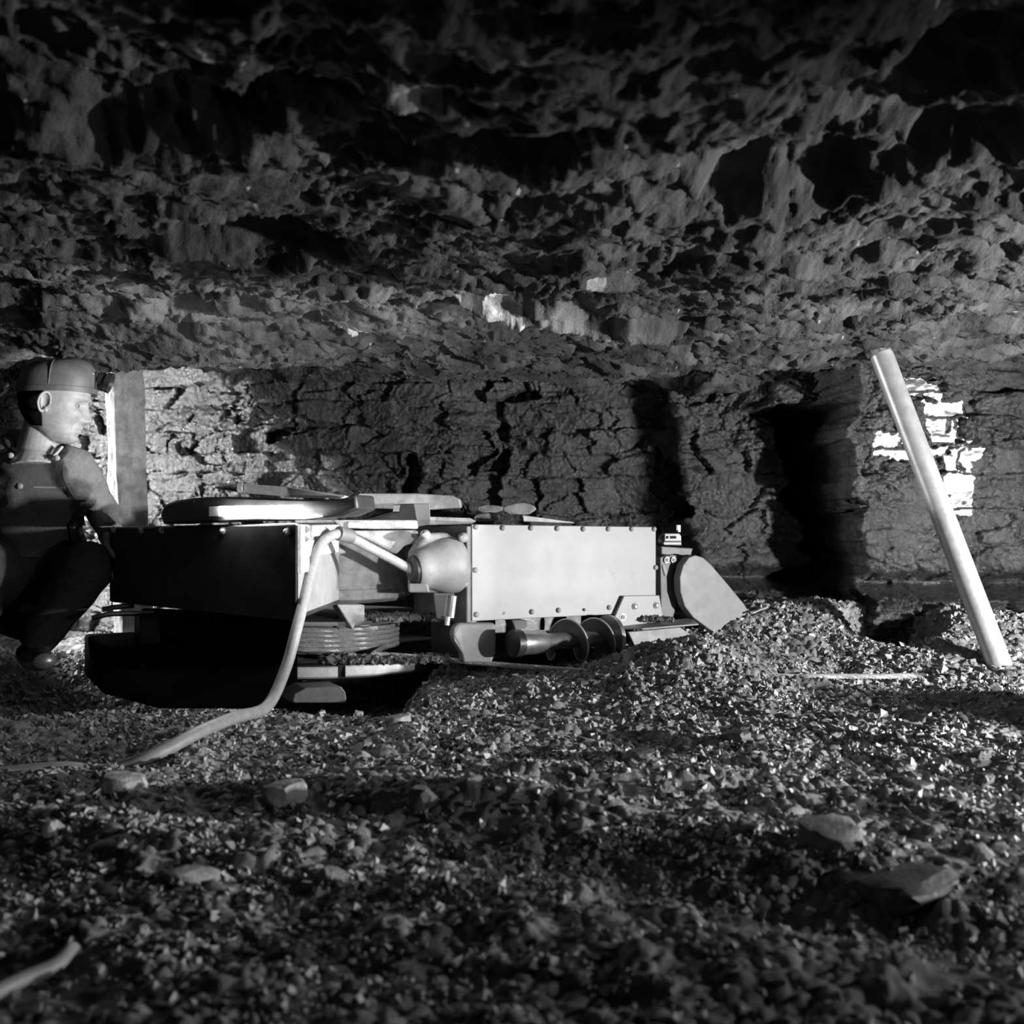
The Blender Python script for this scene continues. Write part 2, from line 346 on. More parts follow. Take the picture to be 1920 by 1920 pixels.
def stone(name, px, py, w, h, label, category='rock', m='rock', d=None, thick=None, seed=0, flat=1.0, rz=0, tilt=0, sink=.3, group=None):
    # px, py: foot of the stone; w, h in metres
    rs = np.random.RandomState(seed+100); 
    if d is None:
        d = 2.0
        for _ in range(12): z = float(floor_z(np.array([(px-960)/F*d]), np.array([d]))[0]); d = (EYE-z)*F/(py-HOR)
    p = P(px, py, d); z = float(floor_z(np.array([p.x]), np.array([p.y+.02]))[0])
    import bmesh
    bm = bmesh.new(); bmesh.ops.create_icosphere(bm, subdivisions=3, radius=1)
    planes = [Vector(rs.normal(size=3)).normalized() for _ in range(14)]; dist = [rs.uniform(.55, .85) for _ in planes]
    planes += [Vector((0,0,1))]; dist += [.55*flat]
    for v_ in bm.verts:
        c = v_.co.normalized(); r = 1.0
        for pl, dd in zip(planes, dist):
            k = c.dot(pl)
            if k > 1e-3: r = min(r, dd/k)
        v_.co = c*(r+.03*math.sin(9*c.x+seed)*math.cos(7*c.y))
    me = D.meshes.new(name); 
    t = thick or w*.8
    for v_ in bm.verts: v_.co = Vector((v_.co.x*w*.62, v_.co.y*t*.62, v_.co.z*h*.85))
    bm.to_mesh(me); bm.free(); me.materials.append(M[m]); me.shade_smooth(); me.set_sharp_from_angle(angle=math.radians(22))
    o = D.objects.new(name, me); COL.objects.link(o); o.location = (p.x, p.y+t*.25, z+h*(.5-sink)); o.rotation_euler = (tilt, .1*rs.randn(), rz)
    return cat(o, label, category, group)
stone('flat_stone', 1572, 1598, .085, .035, 'pale flat slab of shale with a squared edge on the right foreground floor', 'stone', thick=.075, seed=1, flat=.6, tilt=.55, m='shale', sink=.0)
stone('stone', 1385, 1398, .075, .045, 'dark shale stone with a sunlit-looking right shoulder below the buried rope', 'stone', seed=2, m='lump')
stone('coal_lump', 1842, 1440, .035, .04, 'small upright coal lump, upper of the two right of the flat slab', 'coal lump', 'lump', seed=3)
stone('coal_lump', 1850, 1478, .04, .04, 'small squarish coal lump, lower of the two near the right edge', 'coal lump', 'lump', seed=4)
stone('stone', 228, 1490, .10, .055, 'rounded grey lump lying just below the dusty floor cable', 'stone', seed=5)
stone('stone', 535, 1508, .075, .05, 'pale knobbly shale lump with a broken top, left of centre in the foreground', 'stone', seed=6)
stone('stone', 485, 1522, .03, .035, 'small pale chip leaning left of the knobbly shale lump', 'stone', seed=7)
stone('stone', 258, 1552, .045, .03, 'small bright two-pointed stone on the dark left foreground floor', 'stone', seed=8)
stone('stone', 92, 1574, .036, .03, 'small grey pebble near the left edge of the foreground', 'stone', seed=9)
stone('stone', 352, 1660, .065, .033, 'oval grey stone in the dim left foreground', 'stone', seed=10)
stone('stone', 648, 1600, .024, .032, 'small upright grey stone alone in a black hollow', 'stone', seed=11)
stone('stone', 750, 1360, .07, .045, 'rounded grey stone in front of the skid pan beneath the machine', 'stone', seed=12)
stone('stone', 788, 1495, .055, .045, 'angular coal stone with one lit face at the centre of the floor', 'stone', 'lump', seed=13)
stone('stone', 1710, 1722, .15, .045, 'broad low shale lump on the lower right floor', 'stone', thick=.10, seed=14, m='lump', sink=.45, flat=.8)
stone('stone', 620, 1655, .05, .025, 'low pitted stone in the middle left foreground', 'stone', seed=15)
stone('stone', 180, 1840, .018, .02, 'small pale pebble beside the end of the foreground hose', 'pebble', seed=16)
stone('stone', 1590, 1310+245, .055, .03, 'small dark stone just behind the flat slab', 'stone', 'lump', seed=17)
stone('coal_lump', 805, 1330, .025, .05, 'small pointed coal lump catching light right of the rounded stone', 'coal lump', 'lump', seed=18)
stone('coal_lump', 1195, 1433, .07, .03, 'low black coal lump on the floor below the mound', 'coal lump', 'lump', seed=19)
stone('coal_lump', 1720, 1490, .06, .03, 'low black coal lump with a shadowed hollow near right floor edge', 'coal lump', 'lump', seed=20)

# ------------------------------------------------------------ coal cutting machine (frame: x along cover, y into the seam)
A = Vector((-.1224, 3.1, 0)); UA = math.atan2(.35, .612); U = Vector((math.cos(UA), math.sin(UA), 0)); Wv = Vector((-math.sin(UA), math.cos(UA), 0))
def Q(px, py, q=0.0):                     # pixel to machine coordinates on the vertical plane q metres behind the cover
    r = Vector(((px-960)/F, 1, -(py-HOR)/F)); t = (q+A.dot(Wv))/r.dot(Wv); p = r*t+Vector((0, 0, EYE)); e = p-A
    return Vector((e.dot(U), q, p.z))
def G(px, py, d):                         # pixel at depth d to machine coordinates
    p = P(px, py, d)-A; return Vector((p.dot(U), p.dot(Wv), p.z))
mc = empty('coal_cutter', A, UA, label='low steel coal cutting machine with a riveted pale cover panel standing on the mine floor', category='mining machine')
a, b = Q(885, 983), Q(1230, 988); LEN = b.x
zt0, zt1 = Q(885, 983).z, Q(1230, 988).z; zb0, zb1 = Q(885, 1165).z, Q(1230, 1148).z
MB().hexa([(0,.012,zb0),(LEN,.012,zb1),(LEN,.36,zb1),(0,.36,zb0),(0,.012,zt0-.003),(LEN,.012,zt1-.003),(LEN,.36,zt1-.003),(0,.36,zt0-.003)]).build('control_case', M['case'], mc, bevel=.004)
cv = MB().hexa([(0,0,zb0),(LEN,0,zb1),(LEN,.012,zb1),(0,.012,zb0),(0,0,zt0),(LEN,0,zt1),(LEN,.012,zt1),(0,.012,zt0)]).build('cover_plate', M['panel'], mc, bevel=.0025)
cat(cv, 'pale painted cover plate with a row of bolts along each edge')
for px, py in ((892,988),(942,990),(995,990),(1044,991),(1093,992),(1140,992),(1184,992),(1226,992),(891,1069),(1229,1064),(893,1152),(997,1147),(1047,1144),(1142,1139),(1095,1143)):
    p = Q(px, py); br_ = .0085 if px != 1095 else .005; MB().lathe(p+Vector((0,.002,0)), p+Vector((0,-.009,0)), [(0,br_),(.5,br_),(.8,br_*.75),(1,br_*.2)], 20).build('bolt', M['panel'], cv, smooth=40)
MB().cyl(Q(945,1150)+Vector((0,-.001,0)), Q(945,1150)+Vector((0,.004,0)), .005).build('bolt_hole', M['black'], cv)
# left side face plate, gland
z0, z1 = Q(885,1168).z, Q(885,984).z
MB().box(-.016, 0, .004, .40, z0-.003, z1-.004).build('side_plate', M['case'], mc, bevel=.003)
g0 = G(778, 1069, 3.05); g1 = G(866, 1056, 3.13)
gl = MB().lathe(g0, g1, [(0,.030),(0,.050),(.06,.058),(.16,.061),(.30,.066),(.45,.078),(.62,.087),(.82,.087),(.93,.078),(1,.06)], 48).build('cable_gland', M['smoothcast'], mc, smooth=50)
MB().lathe(g0+(g0-g1)*.10, g0+(g1-g0)*.04, [(0,.020),(.0,.030),(.3,.044),(.9,.047),(1,.040)], 40).build('gland_ring', M['black'], gl, smooth=40)
MB().hexa([G(766,1094,3.03),G(802,1094,3.02),G(806,1111,3.02),G(766,1111,3.03),G(766,1094,3.1),G(802,1094,3.1),G(806,1111,3.1),G(766,1111,3.1)]).build('gland_foot', M['smoothcast'], gl, bevel=.005)
MB().prism([G(800,1000,3.08),G(840,998,3.09),G(868,1020,3.10),G(868,1085,3.10),G(830,1112,3.08),G(775,1112,3.08),G(775,1035,3.08)], Wv*0+Vector((0,.05,0))).build('gland_housing', M['smoothcast'], mc, bevel=.012, seg=3)
for px, py in ((869,1008),(870,1092),(798,1003)):
    MB().lathe(G(px,py,3.10), G(px-2,py,3.06), [(0,.016),(.4,.016),(.8,.012),(1,.006)], 20).build('bolt', M['bolt'], mc, smooth=40)
MB().tube([G(866,1018,3.085), G(867,1082,3.085)], .003, 8).build('lock_wire', M['bright'], mc, smooth=60)
MB().cyl(G(851,1117,3.05), G(846,1158,3.05), .009, None, 16).build('shear_pin', M['bright'], mc, smooth=40)
MB().cyl(G(840,1156,3.04), G(838,1172,3.04), .008, None, 16).build('pin_end', M['bright'], mc, smooth=40)
MB().hexa([G(812,1112,3.07),G(852,1112,3.07),G(846,1160,3.07),G(818,1160,3.07),G(812,1112,3.2),G(852,1112,3.2),G(846,1160,3.2),G(818,1160,3.2)]).build('bracket', M['case'], mc, bevel=.004)
# round gear casting
cc = Vector((-.60, 3.47, 0))-A; cx, cy = cc.dot(U), cc.dot(Wv)
def disc(name, m, prof, smooth=35, n=96, par=None, c=(cx, cy)):
    zz = [z for z, r in prof]; mb = MB(); mb.rings([[Vector((c[0]+r*math.cos(t), c[1]+r*math.sin(t), z)) for t in [2*math.pi*k/n for k in range(n)]] for z, r in prof])
    return mb.build(name, M[m], par or mc, smooth=smooth)
disc('gear_casting', 'cast', [(.228,.20),(.232,.235),(.245,.252),(.275,.256),(.279,.250),(.40,.246),(.452,.243),(.458,.235),(.462,.1)])
MB().prism([G(632,1134,3.16),G(684,1134,3.16),G(684,1166,3.16),G(668,1168,3.16),G(661,1181,3.16)], (0,.06,0)).build('foot_lug', M['cast'], mc, bevel=.004)
MB().prism([G(625,975,3.12),G(783,975,3.12),G(786,992,3.12),G(700,992,3.12),G(640,990,3.12)], (0,.40,0)).build('top_flange', M['cast'], mc, bevel=.006)
MB().prism([G(655,995,3.14),G(786,994,3.14),G(786,1020,3.14),G(762,1022,3.14),G(745,1040,3.14),G(690,1012,3.14)], (0,.30,0)).build('casting_shoulder', M['cast'], mc, bevel=.008)
MB().prism([G(652,978,3.11),G(676,978,3.11),G(680,984,3.11),G(676,990,3.11),G(652,990,3.11)], (0,.05,0)).build('hinge_lug', M['cast'], mc, bevel=.004)
# rope drum and skid pan
disc('drum_flange', 'plate', [(.168,.10),(.168,.315),(.174,.318),(.180,.315),(.182,.1)], c=(cx+.0, cy+.02))
disc('rope_drum', 'case', [(.06,.19),(.17,.19)], c=(cx, cy+.02))
disc('skid_pan', 'black', [(.004,.2),(.004,.40),(.010,.43),(.055,.44),(.060,.43),(.056,.40),(.050,.2)], c=(cx+.0, cy+.08))
p0 = Vector((cx, cy+.08, 0))
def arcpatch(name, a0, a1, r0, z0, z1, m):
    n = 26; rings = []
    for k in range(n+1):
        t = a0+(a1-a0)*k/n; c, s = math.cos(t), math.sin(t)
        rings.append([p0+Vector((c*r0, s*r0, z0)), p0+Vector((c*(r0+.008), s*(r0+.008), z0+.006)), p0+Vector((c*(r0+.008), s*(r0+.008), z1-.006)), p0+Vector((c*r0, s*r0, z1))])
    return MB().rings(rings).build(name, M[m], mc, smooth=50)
arcpatch('rim_highlight', math.radians(-128), math.radians(-106), .436, .014, .052, 'pale')  # pale strips paint the highlight along the skid rim
arcpatch('rim_highlight', math.radians(-103), math.radians(-72), .436, .016, .054, 'pale')
MB().prism([G(548,1313,2.72),G(552,1300,2.72),G(572,1290,2.72),G(640,1287,2.72),G(648,1298,2.72),G(650,1310,2.72),G(648,1318,2.72),G(550,1318,2.72)], (0,.10,0)).build('skid_shoe', M['rubber'], mc, bevel=.01, seg=3)
# supports under case
MB().box(.02, LEN-.02, .10, .34, .05, zb0+.005).build('underframe', M['black'], mc, bevel=.005)
MB().prism([G(862,1168,3.06),G(928,1168,3.10),G(931,1190,3.10),G(930,1225,3.10),G(922,1243,3.09),G(869,1243,3.06),G(867,1226,3.06),G(853,1203,3.05),G(849,1190,3.05),G(853,1176,3.05)], (0,.03,0)).build('guide_plate', M['plate'], mc, bevel=.006, seg=3)
MB().prism([G(960,1163,3.16),G(990,1163,3.17),G(990,1175,3.17),G(968,1185,3.16)], (0,.05,0)).build('small_bracket', M['plate'], mc, bevel=.003)
# worm screw
s0, s1 = G(968, 1206, 3.06), G(1160, 1196, 3.30); ax = (s1-s0); axn = ax.normalized(); uu, vv = frame(axn)
sc = MB().lathe(s0, s1, [(0,.018),(0,.036),(.24,.037),(.28,.025),(1,.025)], 36).build('worm_shaft', M['steel'], mc, smooth=40)
MB().lathe(s0-axn*.02, s0+axn*.012, [(0,.022),(.2,.041),(1,.041)], 32).build('shaft_cap', M['black'], sc, smooth=40)
rings = []; rim = []; NT = 2.15; n = 150
for k in range(n+1):
    t = k/n; an = NT*2*math.pi*t+1.2; R = .066*(1 if t > .06 else .6+.4*t/.06); dr = uu*math.cos(an)+vv*math.sin(an); c = s0+ax*(.33+.58*t)
    rings.append([c+dr*.022-axn*.003, c+dr*R-axn*.0025, c+dr*R+axn*.0025, c+dr*.022+axn*.003]); rim.append(c+dr*R)
wf = cat(MB().rings(rings).build('worm_flight', M['case'], mc, smooth=50), 'spiral flight of the worm screw')
MB().tube(rim, .0032, 8).build('flight_edge', M['bright'], wf, smooth=60)  # bright tube painted on as the lit edge of the dark blade
MB().lathe(s1-axn*.05, s1-axn*.035, [(0,.03),(0,.075),(1,.075),(1,.03)], 48).build('end_disc', M['steel'], mc, smooth=40)
# angle bracket, deflector, hood
br = MB().prism([Q(1149,1176,-.008),Q(1150,1156,-.008),Q(1167,1117,-.008),Q(1233,1116,-.008),Q(1242,1170,-.008)], (0,-.010,0)).build('angle_bracket', M['panel'], mc, bevel=.002)
for px, py in ((1190,1137),(1230,1135)):
    p = Q(px, py, -.018); MB().lathe(p, p+Vector((0,-.003,0)), [(0,.011),(1,.011)], 24).build('bolt_recess', M['case'], br); MB().lathe(p, p+Vector((0,-.008,0)), [(0,.007),(.7,.007),(1,.004)], 6).build('bolt', M['bolt'], br)
p = Q(1168,1157,-.018); MB().bolt(p, (0,-1,0), .009).build('bolt', M['bolt'], br, smooth=35)
MB().prism([Q(1149,1176,-.018),Q(1205,1178,-.10),Q(1310,1169,-.10),Q(1296,1158,-.02),Q(1242,1166,-.01)], (0,0,-.006)).build('ledge_plate', M['plate'], mc, bevel=.0015)
MB().prism([Q(1178,1185,-.09),Q(1191,1213,-.09),Q(1318,1204,-.09),Q(1275,1176,-.09)], (0,.012,0)).build('deflector_plate', M['plate'], mc, bevel=.002)
hp = [(1304,1041),(1318,1045),(1333,1058),(1362,1092),(1395,1132),(1417,1166),(1417,1180),(1408,1203),(1395,1217),(1372,1206),(1330,1180),(1300,1158),(1284,1137),(1276,1110),(1275,1082),(1281,1060),(1292,1045)]
cat(MB().prism([Q(x, y, -.05) for x, y in hp], (0,.035,0)).build('hood_plate', M['plate'], mc, bevel=.003), 'grey blade-shaped end plate of the hood')
MB().prism([Q(x, y, -.012) for x, y in hp], (0,.19,0)).build('hood_body', M['case'], mc, bevel=.003)
MB().lathe(Q(1256,1105,.02), Q(1256,1105,.30), [(0,.05),(0,.085),(1,.085)], 40).build('end_bearing', M['black'], mc, smooth=40)
MB().prism([Q(1238,1045,.0),Q(1262,1040,.0),Q(1290,1046,.0),Q(1262,1160,.0),Q(1240,1160,.0)], (0,.15,0)).build('end_plate', M['case'], mc, bevel=.003)
for px in (1250, 1263): p = Q(px, 1050, -.005); MB().bolt(p, (0,-1,0), .008).build('bolt', M['bolt'], mc, smooth=35)
MB().prism([Q(1242,1060,-.004),Q(1249,1060,-.004),Q(1251,1078,-.004),Q(1247,1080,-.004)], (0,.01,0)).build('scar_rib', M['plate'], mc)
# cutter bar
cbm = MB().prism([G(1380,1140,3.75),G(1500,1124,4.0),G(1600,1136,3.9),G(1600,1150,3.80),G(1480,1180,3.60),G(1400,1196,3.50)], (0,0,-.035))
cb = cbm.build('cutter_bar', M['case'], mc, bevel=.004)
for px, py, d in ((1440,1172,3.60),(1470,1168,3.62),(1500,1164,3.66),(1530,1160,3.70),(1562,1154,3.75),(1590,1148,3.8)):
    c = G(px, py, d); MB().box(c.x-.014, c.x+.014, c.y-.012, c.y+.012, c.z-.02, c.z+.014).build('bit_block', M['steel'], cb, bevel=.002)
    MB().lathe(c+Vector((0,0,0)), c+Vector((.012,-.05,-.012)), [(0,.007),(.7,.006),(1,.001)], 8).build('cutter_bit', M['bright'], cb)
MB().tube([G(1410,1150,3.55), G(1440,1138,3.6)], .003, 8).build('pick_rod', M['bright'], cb)
# tag on the end
MB().prism([G(1246,1000,3.51),G(1274,1000,3.51),G(1277,1004,3.51),G(1278,1023,3.51),G(1246,1022,3.51)], (0,.006,0)).build('tag_holder', M['case'], mc)
tg = MB().prism([G(1247,1001,3.505),G(1273,1001,3.505),G(1277,1005,3.505),G(1277,1014,3.505),G(1247,1014,3.505)], (0,.004,0)).build('identity_tag', M['tag'], mc, bevel=.001)
cat(tg, 'small white stamped tag')
MB().prism([G(1245,1017,3.505),G(1277,1017,3.505),G(1277,1021,3.505),G(1245,1021,3.505)], (0,.006,0)).build('tag_edge', M['tag'], mc)
for i, (px, w_) in enumerate(((1252,3),(1259,2),(1263,2),(1267,2))):
    MB().prism([G(px-w_/2,1005,3.502),G(px+w_/2,1005,3.502),G(px+w_/2,1010,3.502),G(px-w_/2,1010,3.502)], (0,.002,0)).build('stamp_mark', M['ink'], tg)
MB().box(*(lambda c: (c.x-.005, c.x+.005, c.y, c.y+.01, c.z-.012, c.z+.012))(G(1274, 991, 3.51))).build('upright_lug', M['tag'], mc)
MB().prism([G(1240,1024,3.51),G(1300,1028,3.55),G(1296,1042,3.55),G(1240,1042,3.51)], (0,.10,0)).build('end_housing', M['case'], mc, bevel=.004)
# deck stuff behind top edge
MB().prism([G(783,968,3.2),G(882,971,3.2),G(895,977,3.2),G(885,983,3.2),G(786,985,3.2)], (0,.30,0)).build('top_deck', M['cast'], mc, bevel=.004)
MB().prism([G(774,944,3.18),G(806,944,3.18),G(808,975,3.18),G(806,984,3.18),G(782,988,3.18)], (0,.12,0)).build('end_stop', M['plate'], mc, bevel=.003)
MB().prism([G(750,946,3.17),G(777,944,3.17),G(783,976,3.17),G(690,976,3.17),G(748,960,3.17)], (0,.05,0)).build('stop_wedge', M['black'], mc, bevel=.002)

# motor box: its front turns away to the left
c0 = P(555, 980, 2.65); c1 = P(205, 990, 3.15); c2 = Vector((-.545, 3.20, 0)); c3 = c1+(Vector((c2.x, c2.y, 0))-Vector((c0.x, c0.y, 0)))
def ML(v): e = Vector(v)-A; return Vector((e.dot(U), e.dot(Wv), v[2]))
zt, zb = .492, .235
def V3(v, z): return ML(Vector((v.x, v.y, z)))
mb_ = MB().hexa([V3(c0,zb),V3(c2,zb),V3(c3,zb+.01),V3(c1,zb+.01),V3(c0,zt),V3(c2,zt),V3(c3,zt-.014),V3(c1,zt-.014)]).build('motor_box', M['black'], mc, bevel=.006)
cat(mb_, 'long black motor box at the left end')
for t in (.04, .35, .68, .80, .97):
    p = V3(c0.lerp(c1, t), zt-.022); nn = ML(Vector((0,0,0)))*0+Vector(((Vector((-.588,-.809,0))).dot(U), Vector((-.588,-.809,0)).dot(Wv), 0))
    MB().bolt(p, nn, .008).build('bolt', M['bolt'], mb_, smooth=35)
def E(t, z, off=.0):     # point on the right end face, t from front to back
    p = Vector((c0.x, c0.y, 0)).lerp(Vector((c2.x, c2.y, 0)), t)+Vector((off, 0, 0)); return ML(Vector((p.x, p.y, z)))
def endplate(name, t0, t1, z0, z1, m, th=.012, par=None):
    return MB().hexa([E(t0,z0),E(t1,z0),E(t1,z1),E(t0,z1),E(t0,z0,th),E(t1,z0,th),E(t1,z1,th),E(t0,z1,th)]).build(name, M[m], par or mc, bevel=.003)
endplate('end_flange', .01, .17, .36, .488, 'cast', .014); endplate('end_cover', .20, .82, .455, .486, 'cast', .02); endplate('end_rib', .2, .9, .40, .445, 'cast', .010)
endplate('end_wall', .02, .95, .25, .487, 'smoothcast', .005)
MB().bolt(E(.09, .475, .014), (1, 0, 0), .007).build('bolt', M['case'], mc, smooth=35)
MB().bolt(E(.09, .45, .014), (1, 0, 0), .006).build('bolt', M['case'], mc, smooth=35)
# runners and dark chassis below the motor box
MB().prism([G(300,1155,3.1),G(560,1165,2.75),G(560,1250,2.85),G(330,1240,3.1)], (0,.35,0)).build('chassis_block', M['shade_black'], mc, bevel=.01)
MB().prism([G(262,1150,3.12),G(300,1150,3.12),G(300,1210,3.12),G(262,1208,3.12)], (0,.1,0)).build('runner_post', M['black'], mc, bevel=.005)
MB().prism([G(190,1212,3.1),G(330,1206,3.1),G(560,1235,2.9),G(560,1330,2.9),G(300,1330,2.95),G(190,1300,3.05)], (0,.4,0)).build('runner', M['shade_black'], mc, bevel=.01)
MB().tube([G(172,1159,3.02), G(206,1151,3.04), G(260,1150,3.1)], .008, 10).build('control_lever', M['black'], mc, smooth=50)
MB().tube([G(192,1143,3.05), G(212,1139,3.06), G(250,1135,3.1)], .008, 10).build('control_lever', M['black'], mc, smooth=50)

# headlamp housing on the motor box (own glowing lens)
hl = empty('lamp_housing', P(480, 975, 2.8), 0, label='long rounded black lamp housing with a glowing white lens lying on the motor box', category='lamp')
Lh = hl.location
def H(px, py, d): return P(px, py, d-.055)-Lh
ln = [(300,968,3.02),(303,955,3.02),(312,944,3.02),(330,938,3.0),(365,933,2.97),(420,931,2.92),(500,933,2.84),(580,938,2.75),(640,935,2.72),(668,926,2.72),(672,955,2.72),(640,968,2.72),(570,974,2.73),(480,977,2.80),(400,979,2.88),(305,983,3.0)]
MB().prism([H(*p) for p in ln], (.03,.13,0)).build('housing', M['black'], hl, smooth=50, bevel=.008, seg=3)
MB().prism([H(412,949,2.838),H(563,947,2.718),H(565,960,2.730),H(600,967,2.715),H(562,968,2.735),H(412,968,2.858)], (.004,.012,0)).build('lens', M['glow'], hl)
MB().prism([H(392,950,2.865),H(410,949,2.86),H(410,968,2.86),H(392,968,2.865)], (.003,.012,0)).build('lens_clip', M['case'], hl)
MB().tube([H(364,940,2.962), H(368,976,2.93)], .002, 6).build('seam_strap', M['plate'], hl)

# ------------------------------------------------------------ things on the machine
t = empty('pick', P(520, 920, 3.15), label='pointed pick with a pale wooden handle lying behind the glowing lamp', category='tool')
o_ = t.location
MB().prism([P(455,907,3.15)-o_, P(540,913,3.10)-o_, P(645,929,3.0)-o_, P(668,935,3.0)-o_, P(640,934,3.0)-o_, P(545,932,3.10)-o_, P(455,925,3.15)-o_], (.0,.03,0)).build('handle', M['pale'], t, bevel=.004)
MB().lathe(P(462,915,3.16)-o_, P(403,914,3.18)-o_, [(0,.015),(.25,.016),(.3,.013),(.5,.010),(1,.002)], 14).build('point', M['steel'], t, smooth=40)
MB().lathe(P(456,915,3.16)-o_, P(447,915,3.16)-o_, [(0,.0175),(1,.0175)], 16).build('ferrule', M['bright'], t, smooth=40)
sl = MB().prism([P(672,925,3.42),P(780,925,3.42),P(848,929,3.42),P(862,936,3.42),P(865,952,3.42),P(800,956,3.42),P(672,952,3.42)], (0,.10,0)).build('speckled_board', M['cast'], bevel=.006)
cat(sl, 'pale speckled board with a rounded right end standing on the machine deck', 'board')
ws = MB().hexa([P(980,966,3.38),P(982,978,3.38),P(1078,982,3.42),P(1075,979,3.42),P(980,966,3.41),P(982,978,3.41),P(1078,982,3.45),P(1075,979,3.45)]).build('wooden_wedge', M['pale'], bevel=.002)
cat(ws, 'thin pale wooden wedge lying on top of the bolted control case', 'wedge')
for nm, px0, px1, y0, y1, lab, sd in (('slate_flake',893,945,946,962,'flat grey slate flake on the machine top, left of a similar taller flake',31),('slate_flake',942,1005,943,966,'domed grey slate flake on the machine top, just left above the wooden wedge',32),('slate_flake',888,935,962,979,'pale thin flake lying at the left corner of the case top',33)):
    d = 3.45; w_ = (px1-px0)/F*d; h_ = (y1-y0)/F*d
    rs = np.random.RandomState(sd); poly = []
    for k in range(14):
        an = 2*math.pi*k/14; poly.append(P((px0+px1)/2, (y0+y1)/2, d)+Vector((math.cos(an)*w_*.5*rs.uniform(.9,1.08), 0, math.sin(an)*h_*.5*rs.uniform(.85,1.1))))
    cat(MB().prism(poly, (0,.09,0)).build(nm, M['rock'], bevel=.005), lab, 'stone')
rb = []
def crumbs(name, cen, n, sx, sy, s, label, seed):
    rs = np.random.RandomState(seed); mb = MB()
    for k in range(n):
        c = Vector(cen)+Vector((rs.uniform(-sx, sx), rs.uniform(-sy, sy), 0)); r = s*rs.uniform(.4, 1.1); q = Quaternion(rs.normal(size=4)).normalized()
        c.z += r*.4+rs.rand()*s*.6
        mb.hexa([c+q@Vector(((i in (1,2,5,6))-.5, (i in (2,3,6,7))-.5, (i > 3)-.5))*r*rs.uniform(.8, 1.5) for i in range(8)])
    return cat(mb.build(name, M['crumb']), label, 'coal crumbs', kind='stuff')
c_ = P(745, 1160, 3.22); crumbs('coal_crumbs', (c_.x, c_.y+.01, .183), 420, .15, .035, .013, 'dark coal crumbs lying on the round drum flange under the gear casting', 1)
c_ = A+U*Q(1235,1165,-.05).x+Wv*-.045; crumbs('coal_crumbs', (c_.x, c_.y, Q(1235,1165,-.05).z+.0), 160, .05, .02, .010, 'coal crumbs heaped on the ledge plate below the cover', 2)
c_ = P(720, 1212, 3.12); crumbs('coal_crumbs', (c_.x, c_.y+.02, .062), 520, .20, .05, .013, 'coal crumbs between the wound rope and the skid pan', 3)

# ------------------------------------------------------------ cable, ropes, prop, post
def z_floor(x, y): return float(floor_z(np.array([x]), np.array([y]))[0])
cab = [P(800,1072,3.10),P(772,1068,3.05),P(730,1046,3.02),P(690,1025,2.98),P(655,1007,2.93),P(628,1002,2.88),P(602,1020,2.82),P(586,1060,2.76),P(571,1120,2.68),P(556,1180,2.60),P(535,1255,2.54),P(500,1325,2.45),P(440,1385,2.31),P(370,1420,2.16),P(290,1438,2.06),P(200,1442,2.03),P(100,1450,2.0),P(-120,1466,1.95)]
for i in range(12, len(cab)): cab[i].z = z_floor(cab[i].x, cab[i].y)+(.020 if i < 15 else .006 if i != 15 else -.006)
cab[13].z += .012; cab[12].z += .02
cb_ = MB().tube(spline(cab, 10), .0145, 16).build('power_cable', M['rubber'], smooth=60)
cat(cb_, 'thick rubber power cable arching from the cable gland down to the left floor', 'cable')
MB().lathe(P(655,1008,2.93)+Vector((.006,.0,.003)), P(634,1000,2.89), [(0,.016),(0,.021),(1,.021),(1,.016)], 20).build('cable_clamp', M['case'], cb_, smooth=40)
fg = [P(-60,1950,1.02),P(0,1900,1.06),P(50,1866,1.09),P(105,1832,1.12),P(136,1806,1.16),P(140,1796,1.18)]
mxf = max(z_floor(p.x, p.y) for p in fg[:5])
for i, p in enumerate(fg): p.z = mxf+.006 if i < 5 else mxf-.03
cat(MB().tube(spline(fg, 8), .0085, 12).build('hose', M['rubber'], smooth=60), 'short grey hose end poking out of the dirt at bottom left corner', 'hose')

def twisted(mb, pts, r, strands=6, pitch=.055, n=6):
    pts = [Vector(p) for p in pts]; t = (pts[1]-pts[0]).normalized(); u, _ = frame(t); fr = []; s = 0
    for i, p in enumerate(pts):
        t2 = (pts[min(i+1, len(pts)-1)]-pts[max(i-1, 0)]).normalized(); u = (t.rotation_difference(t2) @ u).normalized(); t = t2
        if i: s += (p-pts[i-1]).length
        fr.append((p, u.copy(), t.cross(u), s))
    for k in range(strands):
        path = [p+(u*math.cos(2*math.pi*(s/pitch+k/strands))+v*math.sin(2*math.pi*(s/pitch+k/strands)))*r*.58 for p, u, v, s in fr]
        mb.tube(path, r*.46, n)
def resample(pts, step):
    out = [pts[0]]; acc = 0
    for a_, b_ in zip(pts, pts[1:]):
        L_ = (b_-a_).length; n = max(1, int(L_/step))
        for k in range(1, n+1): out.append(a_.lerp(b_, k/n))
    return out
dc = A+U*cx+Wv*(cy+.02); mbr = MB(); pts = []
for k in range(0, 5*90):
    an = math.radians(30)+k/90*2*math.pi; pts.append(Vector((dc.x+.215*math.cos(an), dc.y+.215*math.sin(an), .155-.016*k/90)))
tail = [P(700,1226,3.16),P(800,1233,3.13),P(900,1243,3.10),P(1000,1251,3.07),P(1100,1259,3.04),P(1172,1265,3.0),P(1240,1290,2.95),P(1340,1295,2.98),P(1440,1283,3.02),P(1500,1279,3.03),P(1580,1274,3.03),P(1650,1271,3.02),P(1712,1269,3.02),P(1735,1278,3.0)]
for i in (8, 9, 10, 11, 12): tail[i].z = .031+.004*(i-8)/4
pts = resample(pts+spline(tail, 10), .006)
